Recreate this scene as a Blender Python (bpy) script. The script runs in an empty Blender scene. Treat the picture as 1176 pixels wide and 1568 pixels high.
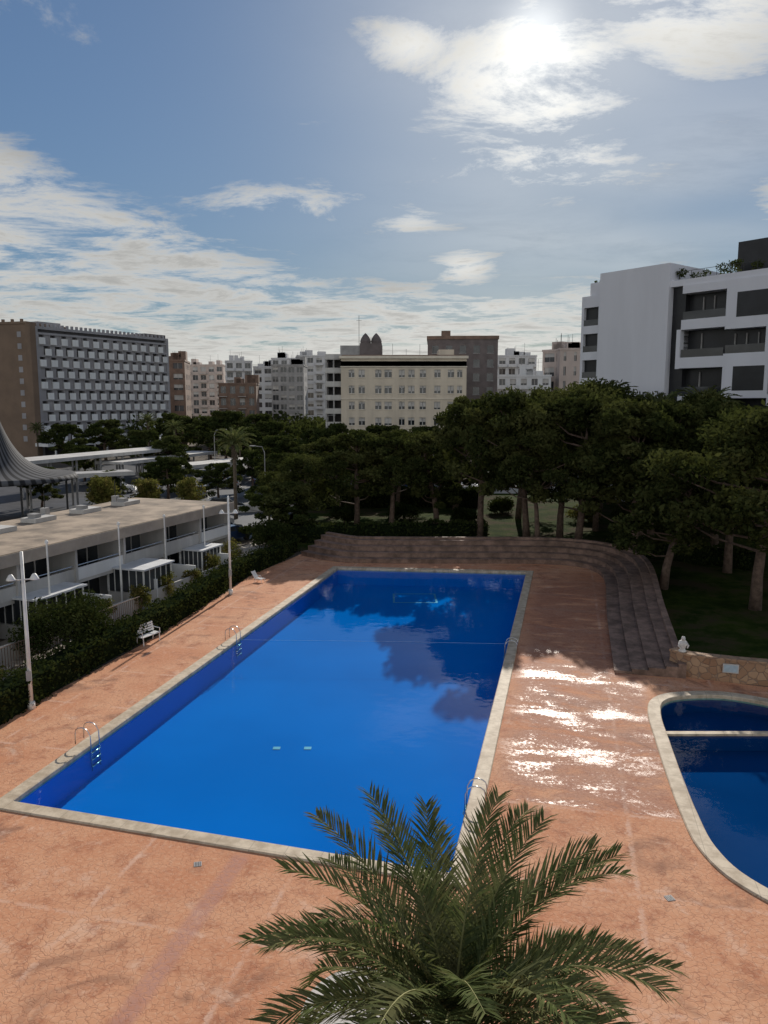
import bpy, math, random
import numpy as np
from mathutils import Vector, Matrix
R=math.radians
scene=bpy.context.scene
random.seed(7); rng=np.random.default_rng(7)

# ------------------------------------------------------------------ materials
def newmat(name):
    m=bpy.data.materials.new(name); m.use_nodes=True
    nt=m.node_tree
    for n in list(nt.nodes): nt.nodes.remove(n)
    out=nt.nodes.new('ShaderNodeOutputMaterial')
    return m,nt,out
def N(nt,t,**kw):
    n=nt.nodes.new(t)
    for k,v in kw.items(): setattr(n,k,v)
    return n
def setin(nt,sock,v):
    if v is None: return
    if isinstance(v,(int,float)): sock.default_value=v
    elif isinstance(v,(tuple,list)):
        if len(sock.default_value)==4 and len(v)==3: v=(*v,1)
        sock.default_value=v
    else: nt.links.new(v,sock)
def MA(nt,op,a,b=None,c=None,clamp=False):
    n=N(nt,'ShaderNodeMath',operation=op,use_clamp=clamp)
    for i,v in enumerate((a,b,c)):
        if v is not None: setin(nt,n.inputs[i],v)
    return n.outputs[0]
def SS(nt,v,lo,hi,a=0.0,b=1.0,typ='SMOOTHSTEP'):
    n=N(nt,'ShaderNodeMapRange',interpolation_type=typ)
    setin(nt,n.inputs[0],v)
    for i,x in enumerate((lo,hi,a,b)): setin(nt,n.inputs[i+1],x)
    return n.outputs[0]
def MIX(nt,f,a,b,blend='MIX'):
    n=N(nt,'ShaderNodeMix',data_type='RGBA',blend_type=blend)
    setin(nt,n.inputs[0],f); setin(nt,n.inputs[6],a); setin(nt,n.inputs[7],b)
    return n.outputs[2]
def NOISE(nt,vec,scale,detail=4,rough=.55,dist=0.0,out=0):
    n=N(nt,'ShaderNodeTexNoise')
    if vec is not None: nt.links.new(vec,n.inputs['Vector'])
    n.inputs['Scale'].default_value=scale; n.inputs['Detail'].default_value=detail
    n.inputs['Roughness'].default_value=rough; n.inputs['Distortion'].default_value=dist
    return n.outputs[out]
def OBJ(nt): return N(nt,'ShaderNodeTexCoord').outputs['Object']
def POS(nt): return N(nt,'ShaderNodeNewGeometry').outputs['Position']
def BSDF(nt,out,col,rough=.6,spec=.5,metal=0.0,bump=None,bstr=.3,bdist=.02):
    b=N(nt,'ShaderNodeBsdfPrincipled')
    setin(nt,b.inputs['Base Color'],col); setin(nt,b.inputs['Roughness'],rough)
    setin(nt,b.inputs['Metallic'],metal); setin(nt,b.inputs['Specular IOR Level'],spec)
    if bump is not None:
        bp=N(nt,'ShaderNodeBump'); bp.inputs['Strength'].default_value=bstr; bp.inputs['Distance'].default_value=bdist
        nt.links.new(bump,bp.inputs['Height']); nt.links.new(bp.outputs[0],b.inputs['Normal'])
    nt.links.new(b.outputs[0],out.inputs[0]); return b
def simple(name,c,var=.15,scale=2.0,rough=.7,spec=.4,metal=0.0,bump=.15,streak=False):
    m,nt,out=newmat(name); p=POS(nt)
    if streak:
        mp=N(nt,'ShaderNodeMapping'); mp.inputs['Scale'].default_value=(1,1,.15); nt.links.new(p,mp.inputs[0]); q=mp.outputs[0]
    else: q=p
    n1=NOISE(nt,q,scale,5,.6)
    lo=tuple(x*(1-var) for x in c); hi=tuple(min(1,x*(1+var)) for x in c)
    col=MIX(nt,SS(nt,n1,.3,.7),lo,hi)
    BSDF(nt,out,col,rough,spec,metal,NOISE(nt,p,scale*12,3) if bump else None,bump)
    return m
def leafmat(name,c1,c2,c3,trans=.35,big=.35):
    m,nt,out=newmat(name)
    g=N(nt,'ShaderNodeNewGeometry')
    r=g.outputs['Random Per Island']
    n=NOISE(nt,g.outputs['Position'],big,2,.6)
    col=MIX(nt,r,c1,c2)
    col=MIX(nt,SS(nt,n,.42,.66),col,c3)
    b=N(nt,'ShaderNodeBsdfDiffuse'); setin(nt,b.inputs['Color'],col)
    t=N(nt,'ShaderNodeBsdfTranslucent'); tc=MIX(nt,.4,col,(.10,.12,.02)); nt.links.new(tc,t.inputs[0])
    ms=N(nt,'ShaderNodeMixShader'); ms.inputs[0].default_value=trans
    nt.links.new(b.outputs[0],ms.inputs[1]); nt.links.new(t.outputs[0],ms.inputs[2]); nt.links.new(ms.outputs[0],out.inputs[0])
    return m

M={}
M['white']=simple('white_paint',(.72,.72,.71),.08,.6,streak=True,bump=.05)
M['whitewall']=simple('white_render',(.70,.70,.74),.04,.35,streak=True,bump=.03)
M['offwhite']=simple('offwhite_concrete',(.50,.48,.45),.15,.8,streak=True)
M['cream']=simple('cream_render',(.60,.52,.41),.12,.5,streak=True)
M['creamtrim']=simple('cream_trim',(.68,.61,.50),.08,.8)
M['fascia']=simple('tan_fascia',(.38,.33,.27),.15,.8)
M['brown']=simple('brown_brick',(.20,.13,.095),.2,.6)
M['brickd']=simple('dark_brick',(.14,.115,.11),.2,.6)
M['hotelwall']=simple('hotel_wall',(.32,.31,.32),.12,.3)
M['hotelside']=simple('hotel_side_wall',(.19,.13,.09),.12,.3)
M['pink']=simple('pink_render',(.52,.43,.38),.1,.3)
M['greyc']=simple('grey_concrete',(.33,.32,.31),.18,.7)
M['black']=simple('black_cladding',(.018,.019,.022),.3,.5,rough=.35)
M['darkmetal']=simple('dark_metal',(.05,.05,.05),.2,2,rough=.4,metal=.5)
M['steel']=simple('stainless_steel',(.6,.6,.6),.1,2,rough=.25,metal=1.0,bump=0)
M['polewhite']=simple('pole_paint',(.75,.74,.70),.12,1.5,rough=.45)
M['gravel']=simple('roof_gravel',(.28,.215,.155),.45,.6,rough=.9,bump=.6)
M['bark']=simple('bark',(.14,.095,.07),.35,4,rough=.9,bump=.8)
M['palmbark']=simple('palm_bark',(.13,.10,.07),.35,6,rough=.9,bump=.9)
M['asphalt']=simple('asphalt',(.06,.06,.063),.25,.6,rough=.5,bump=.3)
M['paving']=simple('paving',(.34,.30,.25),.18,1.0,rough=.8,bump=.3)
M['palepaving']=simple('pale_paving',(.50,.46,.42),.18,1.5,rough=.7,bump=.3)
M['linepaint']=simple('line_paint',(.6,.6,.58),.15,2,rough=.7)
M['plastic']=simple('white_plastic',(.78,.78,.76),.06,3,rough=.35,bump=0)
M['rubber']=simple('rubber',(.02,.02,.02),.2,5,rough=.8)
M['railgreen']=simple('green_rail_paint',(.22,.30,.08),.15,6,rough=.4)
M['rope']=simple('rope',(.30,.50,.75),.1,5)
M['mark']=simple('pool_marking',(.12,.32,.52),.1,5)
M['grille']=simple('drain_grille',(.40,.50,.56),.1,5)
M['statue']=simple('statue_stone',(.62,.60,.56),.15,8,rough=.7)
M['palerender']=simple('pale_render',(.57,.56,.56),.08,.2,streak=True)  # even pale wall colour shared by several apartment blocks
M['shed']=simple('canvas_white',(.60,.61,.62),.10,1.5)
m,nt,out=newmat('window_glass'); n=NOISE(nt,POS(nt),.25,2)
BSDF(nt,out,MIX(nt,SS(nt,n,.35,.65),(.015,.018,.022),(.06,.065,.07)),.12,.6); M['glass']=m
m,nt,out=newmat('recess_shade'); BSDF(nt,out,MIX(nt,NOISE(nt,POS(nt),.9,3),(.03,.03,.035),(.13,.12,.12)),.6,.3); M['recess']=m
for nm,c in (('car_silver',(.42,.44,.46)),('car_white',(.7,.7,.7)),('car_blue',(.03,.06,.14)),('car_dark',(.03,.03,.035)),('car_red',(.3,.03,.02))):
    m,nt,out=newmat(nm); b=BSDF(nt,out,c,.25,.5,.2); b.inputs['Coat Weight'].default_value=.6; M[nm]=m
m,nt,out=newmat('coping_stone'); p=POS(nt)
mp=N(nt,'ShaderNodeMapping'); mp.inputs['Rotation'].default_value=(0,0,R(13.3)); nt.links.new(p,mp.inputs[0])
sx=N(nt,'ShaderNodeSeparateXYZ'); nt.links.new(mp.outputs[0],sx.inputs[0])
j1=SS(nt,MA(nt,'PINGPONG',sx.outputs[0],.5),.0,.02); j2=SS(nt,MA(nt,'PINGPONG',sx.outputs[1],.5),.0,.02)
c=MIX(nt,SS(nt,NOISE(nt,p,2.2,6,.65),.3,.7),(.40,.31,.21),(.64,.53,.39))
c=MIX(nt,MA(nt,'MULTIPLY',j1,j2),MIX(nt,.5,c,(.2,.16,.12)),c)
BSDF(nt,out,c,.7,.3,bump=NOISE(nt,p,30,4),bstr=.3); M['coping']=m
m,nt,out=newmat('step_concrete'); p=POS(nt)
c=MIX(nt,SS(nt,NOISE(nt,p,1.3,7,.7),.3,.7),(.12,.08,.06),(.32,.21,.16))
BSDF(nt,out,c,.8,.25,bump=NOISE(nt,p,18,5),bstr=.5); M['steps']=m
m,nt,out=newmat('rubble_stone'); p=POS(nt)
v=N(nt,'ShaderNodeTexVoronoi',feature='DISTANCE_TO_EDGE'); v.inputs['Scale'].default_value=3.2; nt.links.new(p,v.inputs[0])
v2=N(nt,'ShaderNodeTexVoronoi'); v2.inputs['Scale'].default_value=3.2; nt.links.new(p,v2.inputs[0])
v2s=N(nt,'ShaderNodeSeparateColor'); nt.links.new(v2.outputs['Color'],v2s.inputs[0])
c=MIX(nt,v2s.outputs[0],(.30,.17,.10),(.44,.29,.18)); c=MIX(nt,SS(nt,v.outputs[0],.0,.06),(.22,.16,.12),c)
BSDF(nt,out,c,.8,.3,bump=SS(nt,v.outputs[0],0,.1),bstr=.7,bdist=.03); M['rubble']=m
# deck
m,nt,out=newmat('terracotta_stamped_concrete'); p=POS(nt)
sp=N(nt,'ShaderNodeSeparateXYZ'); nt.links.new(p,sp.inputs[0]); X,Y=sp.outputs[0],sp.outputs[1]
B=MA(nt,'SUBTRACT',MA(nt,'MULTIPLY',X,.973),MA(nt,'MULTIPLY',Y,.230))
A=MA(nt,'ADD',MA(nt,'MULTIPLY',X,.230),MA(nt,'MULTIPLY',Y,.973))
big=NOISE(nt,p,.23,5,.6); mid=NOISE(nt,p,1.3,6,.65); fine=NOISE(nt,p,9,6,.7)
c=MIX(nt,SS(nt,big,.32,.68),(.56,.24,.125),(.66,.345,.20))
c=MIX(nt,SS(nt,mid,.48,.70),c,(.43,.175,.095))
c=MIX(nt,SS(nt,fine,.45,.75,0,.55),c,(.74,.49,.33))
st=NOISE(nt,p,.42,4,.6,.8)
c=MIX(nt,SS(nt,st,.55,.70,0,.7),c,(.24,.12,.08))
st2=NOISE(nt,p,.8,5,.7,.4)
c=MIX(nt,SS(nt,st2,.56,.70,0,.5),c,(.74,.51,.38))
vo=N(nt,'ShaderNodeTexVoronoi',feature='DISTANCE_TO_EDGE'); vo.inputs['Scale'].default_value=5.5
wv=N(nt,'ShaderNodeVectorMath',operation='ADD'); nt.links.new(p,wv.inputs[0])
nz=N(nt,'ShaderNodeTexNoise'); nz.inputs['Scale'].default_value=3.0; nt.links.new(p,nz.inputs['Vector'])
sc=N(nt,'ShaderNodeVectorMath',operation='SCALE'); sc.inputs['Scale'].default_value=.4; nt.links.new(nz.outputs['Color'],sc.inputs[0]); nt.links.new(sc.outputs[0],wv.inputs[1])
nt.links.new(wv.outputs[0],vo.inputs[0])
crack=SS(nt,vo.outputs[0],.0,.06)
c=MIX(nt,MA(nt,'MULTIPLY',MA(nt,'SUBTRACT',1.0,crack),SS(nt,big,.35,.65,.15,.6)),c,(.30,.13,.08))
wob=MA(nt,'MULTIPLY',MA(nt,'SUBTRACT',fine,.5),.4)
jb=MA(nt,'PINGPONG',MA(nt,'ADD',MA(nt,'ADD',B,2.2),wob),2.15)
ja=MA(nt,'PINGPONG',MA(nt,'ADD',MA(nt,'ADD',A,.6),wob),1.9)
jl=MA(nt,'MAXIMUM',SS(nt,jb,.10,.02),SS(nt,ja,.10,.02))
jl=MA(nt,'MULTIPLY',jl,SS(nt,mid,.38,.62,.0,.55))
c=MIX(nt,jl,c,(.74,.50,.38))
bb=MA(nt,'ABSOLUTE',MA(nt,'ADD',B,8.1))
band=MA(nt,'MULTIPLY',SS(nt,MA(nt,'ADD',bb,wob),.34,.14),SS(nt,A,18,17.5))
c=MIX(nt,MA(nt,'MULTIPLY',band,SS(nt,fine,.35,.6,.2,.8)),c,(.46,.24,.19))
mp=N(nt,'ShaderNodeCombineXYZ'); nt.links.new(MA(nt,'MULTIPLY',B,.45),mp.inputs[0]); nt.links.new(A,mp.inputs[1])
wn=NOISE(nt,mp.outputs[0],.85,8,.68,.3)
reg=MA(nt,'MULTIPLY',MA(nt,'MULTIPLY',SS(nt,A,22.25,22.4),SS(nt,A,58,50)),SS(nt,B,-2.4,-1.0))
reg=MA(nt,'MULTIPLY',reg,SS(nt,B,3.9,3.3))
jw=MA(nt,'MULTIPLY',SS(nt,ja,.8,.1),.09)
fspk=NOISE(nt,p,7,8,.85)
spk=MA(nt,'MULTIPLY',MA(nt,'SUBTRACT',fspk,.5),.85)
wet=MA(nt,'MULTIPLY',reg,SS(nt,MA(nt,'ADD',MA(nt,'ADD',wn,jw),spk),.55,.66))
damp=MA(nt,'MULTIPLY',reg,SS(nt,wn,.36,.50))
c=MIX(nt,MA(nt,'MULTIPLY',damp,.55),c,(.26,.11,.075))
rough=MA(nt,'SUBTRACT',.85,MA(nt,'MULTIPLY',damp,.12)); rough=MA(nt,'SUBTRACT',rough,MA(nt,'MULTIPLY',wet,.34))
h=MA(nt,'ADD',MA(nt,'MULTIPLY',crack,.4),MA(nt,'MULTIPLY',fine,.8))
BSDF(nt,out,c,rough,MA(nt,'ADD',.10,MA(nt,'MULTIPLY',wet,.18)),bump=h,bstr=.45,bdist=.02); M['deck']=m
m,nt,out=newmat('ground_earth'); p=POS(nt)
c=MIX(nt,SS(nt,NOISE(nt,p,.03,6,.6),.4,.6),(.07,.06,.05),(.12,.10,.08)); c=MIX(nt,SS(nt,NOISE(nt,p,.01,3),.45,.6),c,(.04,.05,.025))
BSDF(nt,out,c,.95,.1,bump=NOISE(nt,p,3,5)); M['ground']=m
m,nt,out=newmat('lawn_grass'); p=POS(nt)
c=MIX(nt,SS(nt,NOISE(nt,p,.5,6,.7),.35,.65),(.020,.034,.008),(.05,.07,.013)); c=MIX(nt,SS(nt,NOISE(nt,p,.25,5,.7),.46,.62),c,(.06,.048,.028))
BSDF(nt,out,c,1.0,.02,bump=NOISE(nt,p,14,6,.8),bstr=1,bdist=.06); M['grass']=m
def tilemat(name,c1,c2):
    m,nt,out=newmat(name); p=POS(nt)
    c=MIX(nt,SS(nt,NOISE(nt,p,.12,3),.35,.65),c1,c2)
    BSDF(nt,out,c,.9,0.0); return m
M['tile']=tilemat('pool_paint_blue',(.003,.20,.60),(.004,.23,.67))
M['tiled']=tilemat('paddling_pool_paint_reflection',(.004,.045,.15),(.006,.06,.19))  # navy basin colour, darkened to carry the tone of reflected sky
m,nt,out=newmat('pool_water'); g=N(nt,'ShaderNodeNewGeometry'); p=g.outputs['Position']
tr=N(nt,'ShaderNodeBsdfTransparent'); tr.inputs[0].default_value=(.55,.88,.97,1)
gl=N(nt,'ShaderNodeBsdfGlossy'); gl.inputs['Roughness'].default_value=.02
w=MA(nt,'ADD',NOISE(nt,p,1.6,3,.5),MA(nt,'MULTIPLY',NOISE(nt,p,7,2),.12))
bp=N(nt,'ShaderNodeBump'); bp.inputs['Strength'].default_value=.22; bp.inputs['Distance'].default_value=.03
nt.links.new(w,bp.inputs['Height']); nt.links.new(bp.outputs[0],gl.inputs['Normal'])
dp=N(nt,'ShaderNodeVectorMath',operation='DOT_PRODUCT'); nt.links.new(g.outputs['Incoming'],dp.inputs[0]); nt.links.new(g.outputs['Normal'],dp.inputs[1])
cs=MA(nt,'SUBTRACT',1.0,MA(nt,'ABSOLUTE',dp.outputs['Value'])); fr=MA(nt,'ADD',.012,MA(nt,'MULTIPLY',MA(nt,'POWER',cs,5.6),.85))
ms=N(nt,'ShaderNodeMixShader'); nt.links.new(fr,ms.inputs[0]); nt.links.new(tr.outputs[0],ms.inputs[1]); nt.links.new(gl.outputs[0],ms.inputs[2])
nt.links.new(ms.outputs[0],out.inputs[0]); M['water']=m
M['pine']=leafmat('pine_needles',(.024,.033,.011),(.058,.068,.022),(.095,.10,.034),.2)
M['leaf']=leafmat('tree_leaves',(.028,.040,.013),(.050,.064,.020),(.080,.09,.032),.22)
M['leafy']=leafmat('yellow_green_leaves',(.09,.10,.025),(.16,.15,.04),(.19,.15,.05),.35,1.0)
M['hedge']=leafmat('hedge_leaves',(.018,.028,.009),(.034,.046,.015),(.05,.06,.02),.15,.8)
M['palm']=leafmat('palm_leaflets',(.07,.095,.034),(.14,.165,.07),(.17,.17,.08),.3,1.5)
M['rachis']=simple('palm_rachis',(.24,.23,.09),.2,5,rough=.7,spec=.15)
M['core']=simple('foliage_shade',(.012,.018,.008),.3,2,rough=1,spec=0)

# ------------------------------------------------------------------ mesh builder
class MB:
    def __init__(s): s.v=[];s.f=[];s.m=[];s.mats=[]
    def mi(s,k):
        if k not in s.mats: s.mats.append(k)
        return s.mats.index(k)
    def add(s,vs,fs,k):
        o=len(s.v); s.v.extend([tuple(map(float,v)) for v in vs]); i=s.mi(k)
        for f in fs: s.f.append([o+a for a in f]); s.m.append(i)
    def box(s,x0,x1,y0,y1,z0,z1,k):
        s.add([(x0,y0,z0),(x1,y0,z0),(x1,y1,z0),(x0,y1,z0),(x0,y0,z1),(x1,y0,z1),(x1,y1,z1),(x0,y1,z1)],
              [(0,3,2,1),(4,5,6,7),(0,1,5,4),(1,2,6,5),(2,3,7,6),(3,0,4,7)],k)
    def tube(s,pts,rad,k,n=8,cap=True):
        pts=[Vector(p) for p in pts]; o=[]; 
        if isinstance(rad,(int,float)): rad=[rad]*len(pts)
        prev=None
        for i,p in enumerate(pts):
            d=(pts[min(i+1,len(pts)-1)]-pts[max(i-1,0)]).normalized()
            if prev is None: a=d.orthogonal().normalized()
            else: a=(prev-d*prev.dot(d)).normalized()
            prev=a; b=d.cross(a)
            for j in range(n):
                t=2*math.pi*j/n; o.append(p+(a*math.cos(t)+b*math.sin(t))*rad[i])
        f=[]
        for i in range(len(pts)-1):
            for j in range(n): f.append((i*n+j,i*n+(j+1)%n,(i+1)*n+(j+1)%n,(i+1)*n+j))
        if cap: f.append(tuple(range(n))[::-1]); f.append(tuple((len(pts)-1)*n+j for j in range(n)))
        s.add(o,f,k)
    def poly(s,pts,z,k): s.add([(p[0],p[1],z) for p in pts],[tuple(range(len(pts)))],k)
    def lathe(s,prof,c,k,n=14):
        vs=[];f=[]
        for r,z in prof:
            for j in range(n):
                t=2*math.pi*j/n; vs.append((c[0]+r*math.cos(t),c[1]+r*math.sin(t),c[2]+z))
        for i in range(len(prof)-1):
            for j in range(n): f.append((i*n+j,i*n+(j+1)%n,(i+1)*n+(j+1)%n,(i+1)*n+j))
        s.add(vs,f,k)
    def quads(s,V4,k):
        n=len(V4); o=len(s.v); s.v.extend(V4.reshape(-1,3).tolist())
        idx=(np.arange(n*4).reshape(-1,4)+o).tolist(); s.f.extend(idx); s.m.extend([s.mi(k)]*n)
    def mesh(s,name,smooth=()):
        me=bpy.data.meshes.new(name); me.from_pydata(s.v,[],s.f)
        for k in s.mats: me.materials.append(M[k])
        me.polygons.foreach_set('material_index',s.m)
        if smooth:
            ids={s.mats.index(k) for k in smooth if k in s.mats}
            me.polygons.foreach_set('use_smooth',[mm in ids for mm in s.m])
        me.update(); return me
    def obj(s,name,loc=(0,0,0),rz=0,smooth=(),scale=1):
        return place(s.mesh(name,smooth),name,loc,rz,scale)
def place(me,name,loc=(0,0,0),rz=0,scale=1):
    o=bpy.data.objects.new(name,me); o.location=loc; o.rotation_euler=(0,0,rz)
    o.scale=(scale,)*3 if isinstance(scale,(int,float)) else scale
    scene.collection.objects.link(o); return o
def leaves(C,size,aspect=.45,flat=0.0):
    n=len(C); a=rng.normal(size=(n,3)); a/=np.linalg.norm(a,axis=1)[:,None]
    b=rng.normal(size=(n,3)); b[:,2]*=(1-flat); b-=a*(a*b).sum(1)[:,None]; b/=np.linalg.norm(b,axis=1)[:,None]
    s=size*(.6+.8*rng.random(n))[:,None]; a=a*s*.5; b=b*s*.5*aspect
    return np.stack([C-a-b*.3,C-a*.1-b,C+a,C-a*.1+b],axis=1)

# ------------------------------------------------------------------ sky
az=R(10.4); el=R(23.6)
S=Vector((math.sin(az)*math.cos(el),math.cos(az)*math.cos(el),math.sin(el)))
w=bpy.data.worlds.new("World"); scene.world=w; w.use_nodes=True; nt=w.node_tree
for n in list(nt.nodes): nt.nodes.remove(n)
out=N(nt,'ShaderNodeOutputWorld'); bg=N(nt,'ShaderNodeBackground'); bg.inputs[1].default_value=.1
sky=N(nt,'ShaderNodeTexSky',sky_type='NISHITA',sun_disc=False,sun_elevation=el,sun_rotation=az,air_density=1.0,dust_density=.3,ozone_density=2.0)
d=N(nt,'ShaderNodeTexCoord').outputs['Generated']
nrm=N(nt,'ShaderNodeVectorMath',operation='NORMALIZE'); nt.links.new(d,nrm.inputs[0]); d=nrm.outputs[0]
sp=N(nt,'ShaderNodeSeparateXYZ'); nt.links.new(d,sp.inputs[0]); x,y,z=sp.outputs
zc=MA(nt,'ADD',MA(nt,'MAXIMUM',z,0.0),.05)
cv=N(nt,'ShaderNodeCombineXYZ'); nt.links.new(MA(nt,'DIVIDE',x,zc),cv.inputs[0]); nt.links.new(MA(nt,'DIVIDE',y,zc),cv.inputs[1])
rot=N(nt,'ShaderNodeMapping'); rot.inputs['Rotation'].default_value=(0,0,R(28)); rot.inputs['Scale'].default_value=(.9,1.1,1); nt.links.new(cv.outputs[0],rot.inputs[0])
n1=NOISE(nt,rot.outputs[0],1.7,9,.70,.35); n2=NOISE(nt,rot.outputs[0],.6,2,.5,.2)
dens=MA(nt,'ADD',MA(nt,'MULTIPLY',n1,.88),MA(nt,'MULTIPLY',n2,.12))
hz=MA(nt,'SQRT',MA(nt,'ADD',MA(nt,'MULTIPLY',x,x),MA(nt,'MULTIPLY',y,y)))
az_=MA(nt,'MINIMUM',MA(nt,'MAXIMUM',MA(nt,'DIVIDE',x,MA(nt,'MAXIMUM',y,.1)),-1.2),1.2)
el_=MA(nt,'DIVIDE',z,MA(nt,'MAXIMUM',hz,.02))
top=MA(nt,'ADD',.15,MA(nt,'MULTIPLY',MA(nt,'MAXIMUM',MA(nt,'SUBTRACT',-.05,az_),0.0),.34))
cov=MA(nt,'MULTIPLY',SS(nt,MA(nt,'SUBTRACT',top,el_),-.05,.04),1.0)
cov=MA(nt,'ADD',cov,SS(nt,el_,.12,.04,0,.35))
cov=MA(nt,'MAXIMUM',cov,SS(nt,y,-.1,-.5,0,.8))  # unseen clouds added behind the camera to light the camera-facing facades
def G(a0,e0,sa,se,wt):
    a=MA(nt,'DIVIDE',MA(nt,'SUBTRACT',az_,a0),sa); e=MA(nt,'DIVIDE',MA(nt,'SUBTRACT',el_,e0),se)
    return MA(nt,'MULTIPLY',MA(nt,'EXPONENT',MA(nt,'MULTIPLY',MA(nt,'ADD',MA(nt,'MULTIPLY',a,a),MA(nt,'MULTIPLY',e,e)),-1.0)),wt)
for g in ((.19,.375,.17,.10,1.14),(.42,.46,.22,.14,1.1),(.10,.168,.055,.03,1.1),(-.14,.245,.15,.035,.98),(.03,.225,.06,.025,.9),(.52,.22,.08,.08,.95),(-.4,.45,.14,.07,.65),(.2,.29,.18,.05,.98),(.03,.43,.07,.04,.9),(-.1,.35,.12,.05,.45)):
    cov=MA(nt,'MAXIMUM',cov,G(*g))
thr=MA(nt,'SUBTRACT',.68,MA(nt,'MULTIPLY',cov,.25))
cl=SS(nt,MA(nt,'SUBTRACT',dens,thr),-.05,.13)
cl=MA(nt,'MULTIPLY',cl,.94)
veil=MA(nt,'MULTIPLY',MA(nt,'MULTIPLY',SS(nt,n2,.35,.65),SS(nt,az_,-.3,.5)),.28)
cl=MA(nt,'MAXIMUM',cl,veil)
dt=N(nt,'ShaderNodeVectorMath',operation='DOT_PRODUCT'); nt.links.new(d,dt.inputs[0]); dt.inputs[1].default_value=S
dot=MA(nt,'MAXIMUM',dt.outputs['Value'],0.0)
g1=MA(nt,'POWER',dot,45.0); g2=MA(nt,'POWER',dot,1800.0); g3=MA(nt,'POWER',dot,8.0)
core=SS(nt,n1,.42,.68,1.1,.66)
cb=MA(nt,'MULTIPLY',MA(nt,'ADD',MA(nt,'ADD',MA(nt,'ADD',6.2,MA(nt,'MULTIPLY',MA(nt,'MAXIMUM',MA(nt,'MULTIPLY',y,-1.0),0.0),7.5)),MA(nt,'MULTIPLY',g3,.8)),MA(nt,'MULTIPLY',g1,3.5)),core)  # negative-y term brightens the added clouds behind the camera
ccol=N(nt,'ShaderNodeVectorMath',operation='SCALE'); ccol.inputs[0].default_value=(1.0,.985,.935); nt.links.new(cb,ccol.inputs['Scale'])
bw_=N(nt,'ShaderNodeRGBToBW'); nt.links.new(sky.outputs[0],bw_.inputs[0])
f_=MA(nt,'DIVIDE',.93,MA(nt,'ADD',1.0,MA(nt,'MULTIPLY',bw_.outputs[0],.14)))
tv=N(nt,'ShaderNodeVectorMath',operation='SCALE'); nt.links.new(MIX(nt,1.0,sky.outputs[0],(.80,.93,1.06),'MULTIPLY'),tv.inputs[0]); nt.links.new(f_,tv.inputs['Scale'])
base=MIX(nt,cl,tv.outputs[0],ccol.outputs[0])
gv=N(nt,'ShaderNodeVectorMath',operation='SCALE'); gv.inputs[0].default_value=(1,.97,.88)
nt.links.new(MA(nt,'ADD',MA(nt,'MULTIPLY',g1,1.5),MA(nt,'MULTIPLY',g2,5.0)),gv.inputs['Scale'])
fin=N(nt,'ShaderNodeVectorMath',operation='ADD'); nt.links.new(base,fin.inputs[0]); nt.links.new(gv.outputs[0],fin.inputs[1])
nt.links.new(fin.outputs[0],bg.inputs[0]); nt.links.new(bg.outputs[0],out.inputs[0])
sl=bpy.data.lights.new('sun','SUN'); sl.energy=5; sl.angle=R(.5); sl.color=(1,.93,.83)
so=bpy.data.objects.new('sun',sl); so.rotation_euler=S.to_track_quat('Z','Y').to_euler(); scene.collection.objects.link(so); so.location=(0,0,60)

# ------------------------------------------------------------------ ground
import bmesh
def sheet(name,loops,z,mat):
    bm=bmesh.new()
    for L in loops:
        vs=[bm.verts.new((p[0],p[1],z)) for p in L]
        for i in range(len(vs)): bm.edges.new((vs[i],vs[(i+1)%len(vs)]))
    bmesh.ops.triangle_fill(bm,use_beauty=True,use_dissolve=False,edges=bm.edges[:])
    for f in bm.faces:
        if f.normal.z<0: f.normal_flip()
    me=bpy.data.meshes.new(name); bm.to_mesh(me); bm.free(); me.materials.append(M[mat])
    return place(me,name)
def offset(P,dd):
    n=len(P); o=[]
    area=sum(P[i][0]*P[(i+1)%n][1]-P[(i+1)%n][0]*P[i][1] for i in range(n)); sg=1 if area>0 else -1
    for i in range(n):
        a=Vector(P[i-1]);b=Vector(P[i]);c=Vector(P[(i+1)%n])
        e1=(b-a).normalized(); e2=(c-b).normalized()
        n1=Vector((e1.y,-e1.x))*sg; n2=Vector((e2.y,-e2.x))*sg
        mm=(n1+n2); mm=mm/max(.3,(1+n1.dot(n2))); o.append(tuple(b+mm*dd))
    return o
def catmull(P,k=6,closed=False):
    o=[];n=len(P)
    rngi=range(n) if closed else range(n-1)
    for i in rngi:
        g=lambda j:Vector(P[j%n]) if closed else Vector(P[max(0,min(n-1,j))])
        p0,p1,p2,p3=g(i-1),g(i),g(i+1),g(i+2)
        for t in range(k):
            t/=k; o.append(tuple(.5*((2*p1)+(p2-p0)*t+(2*p0-5*p1+4*p2-p3)*t*t+(3*p1-p0-3*p2+p3)*t**3)))
    if not closed: o.append(tuple(P[-1]))
    return o
pool=[(-11.3,21.9),(1.7,18.3),(10.2,53.9),(-3.4,55.4)]
kid_out=catmull([(12.3,30.8),(11.0,30.1),(10.3,28.6),(9.75,26.2),(9.2,23.6),(8.75,21.2),(8.55,19.4),(8.9,17.8),(10.2,16.3),(13,15.4),(16,16.5),(17.8,20),(18,25),(17.0,28.7),(14.6,30.7)],5,True)
kid=offset(kid_out,-.5)
deck_out=[(-15,27),(-15.6,22),(-16.5,10),(-16.5,-12),(40,-12),(40,20),(28,28),(20,30.8),(16.3,31.5),(14.5,32.2),(13,33),(11.2,34),(15.6,49.3),(16,55),(13,57.6),(-3.4,58.5),(-6.3,61.7),(-9.4,53.2),(-10.1,48.5),(-12,38.1),(-13.3,32.8)]
sheet('ground',[[(-1500,-600),(1500,-600),(1500,2500),(-1500,2500)],deck_out],0,'ground')
sheet('pool_deck',[deck_out,offset(pool,.2),offset(kid,.2)],0,'deck')
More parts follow.
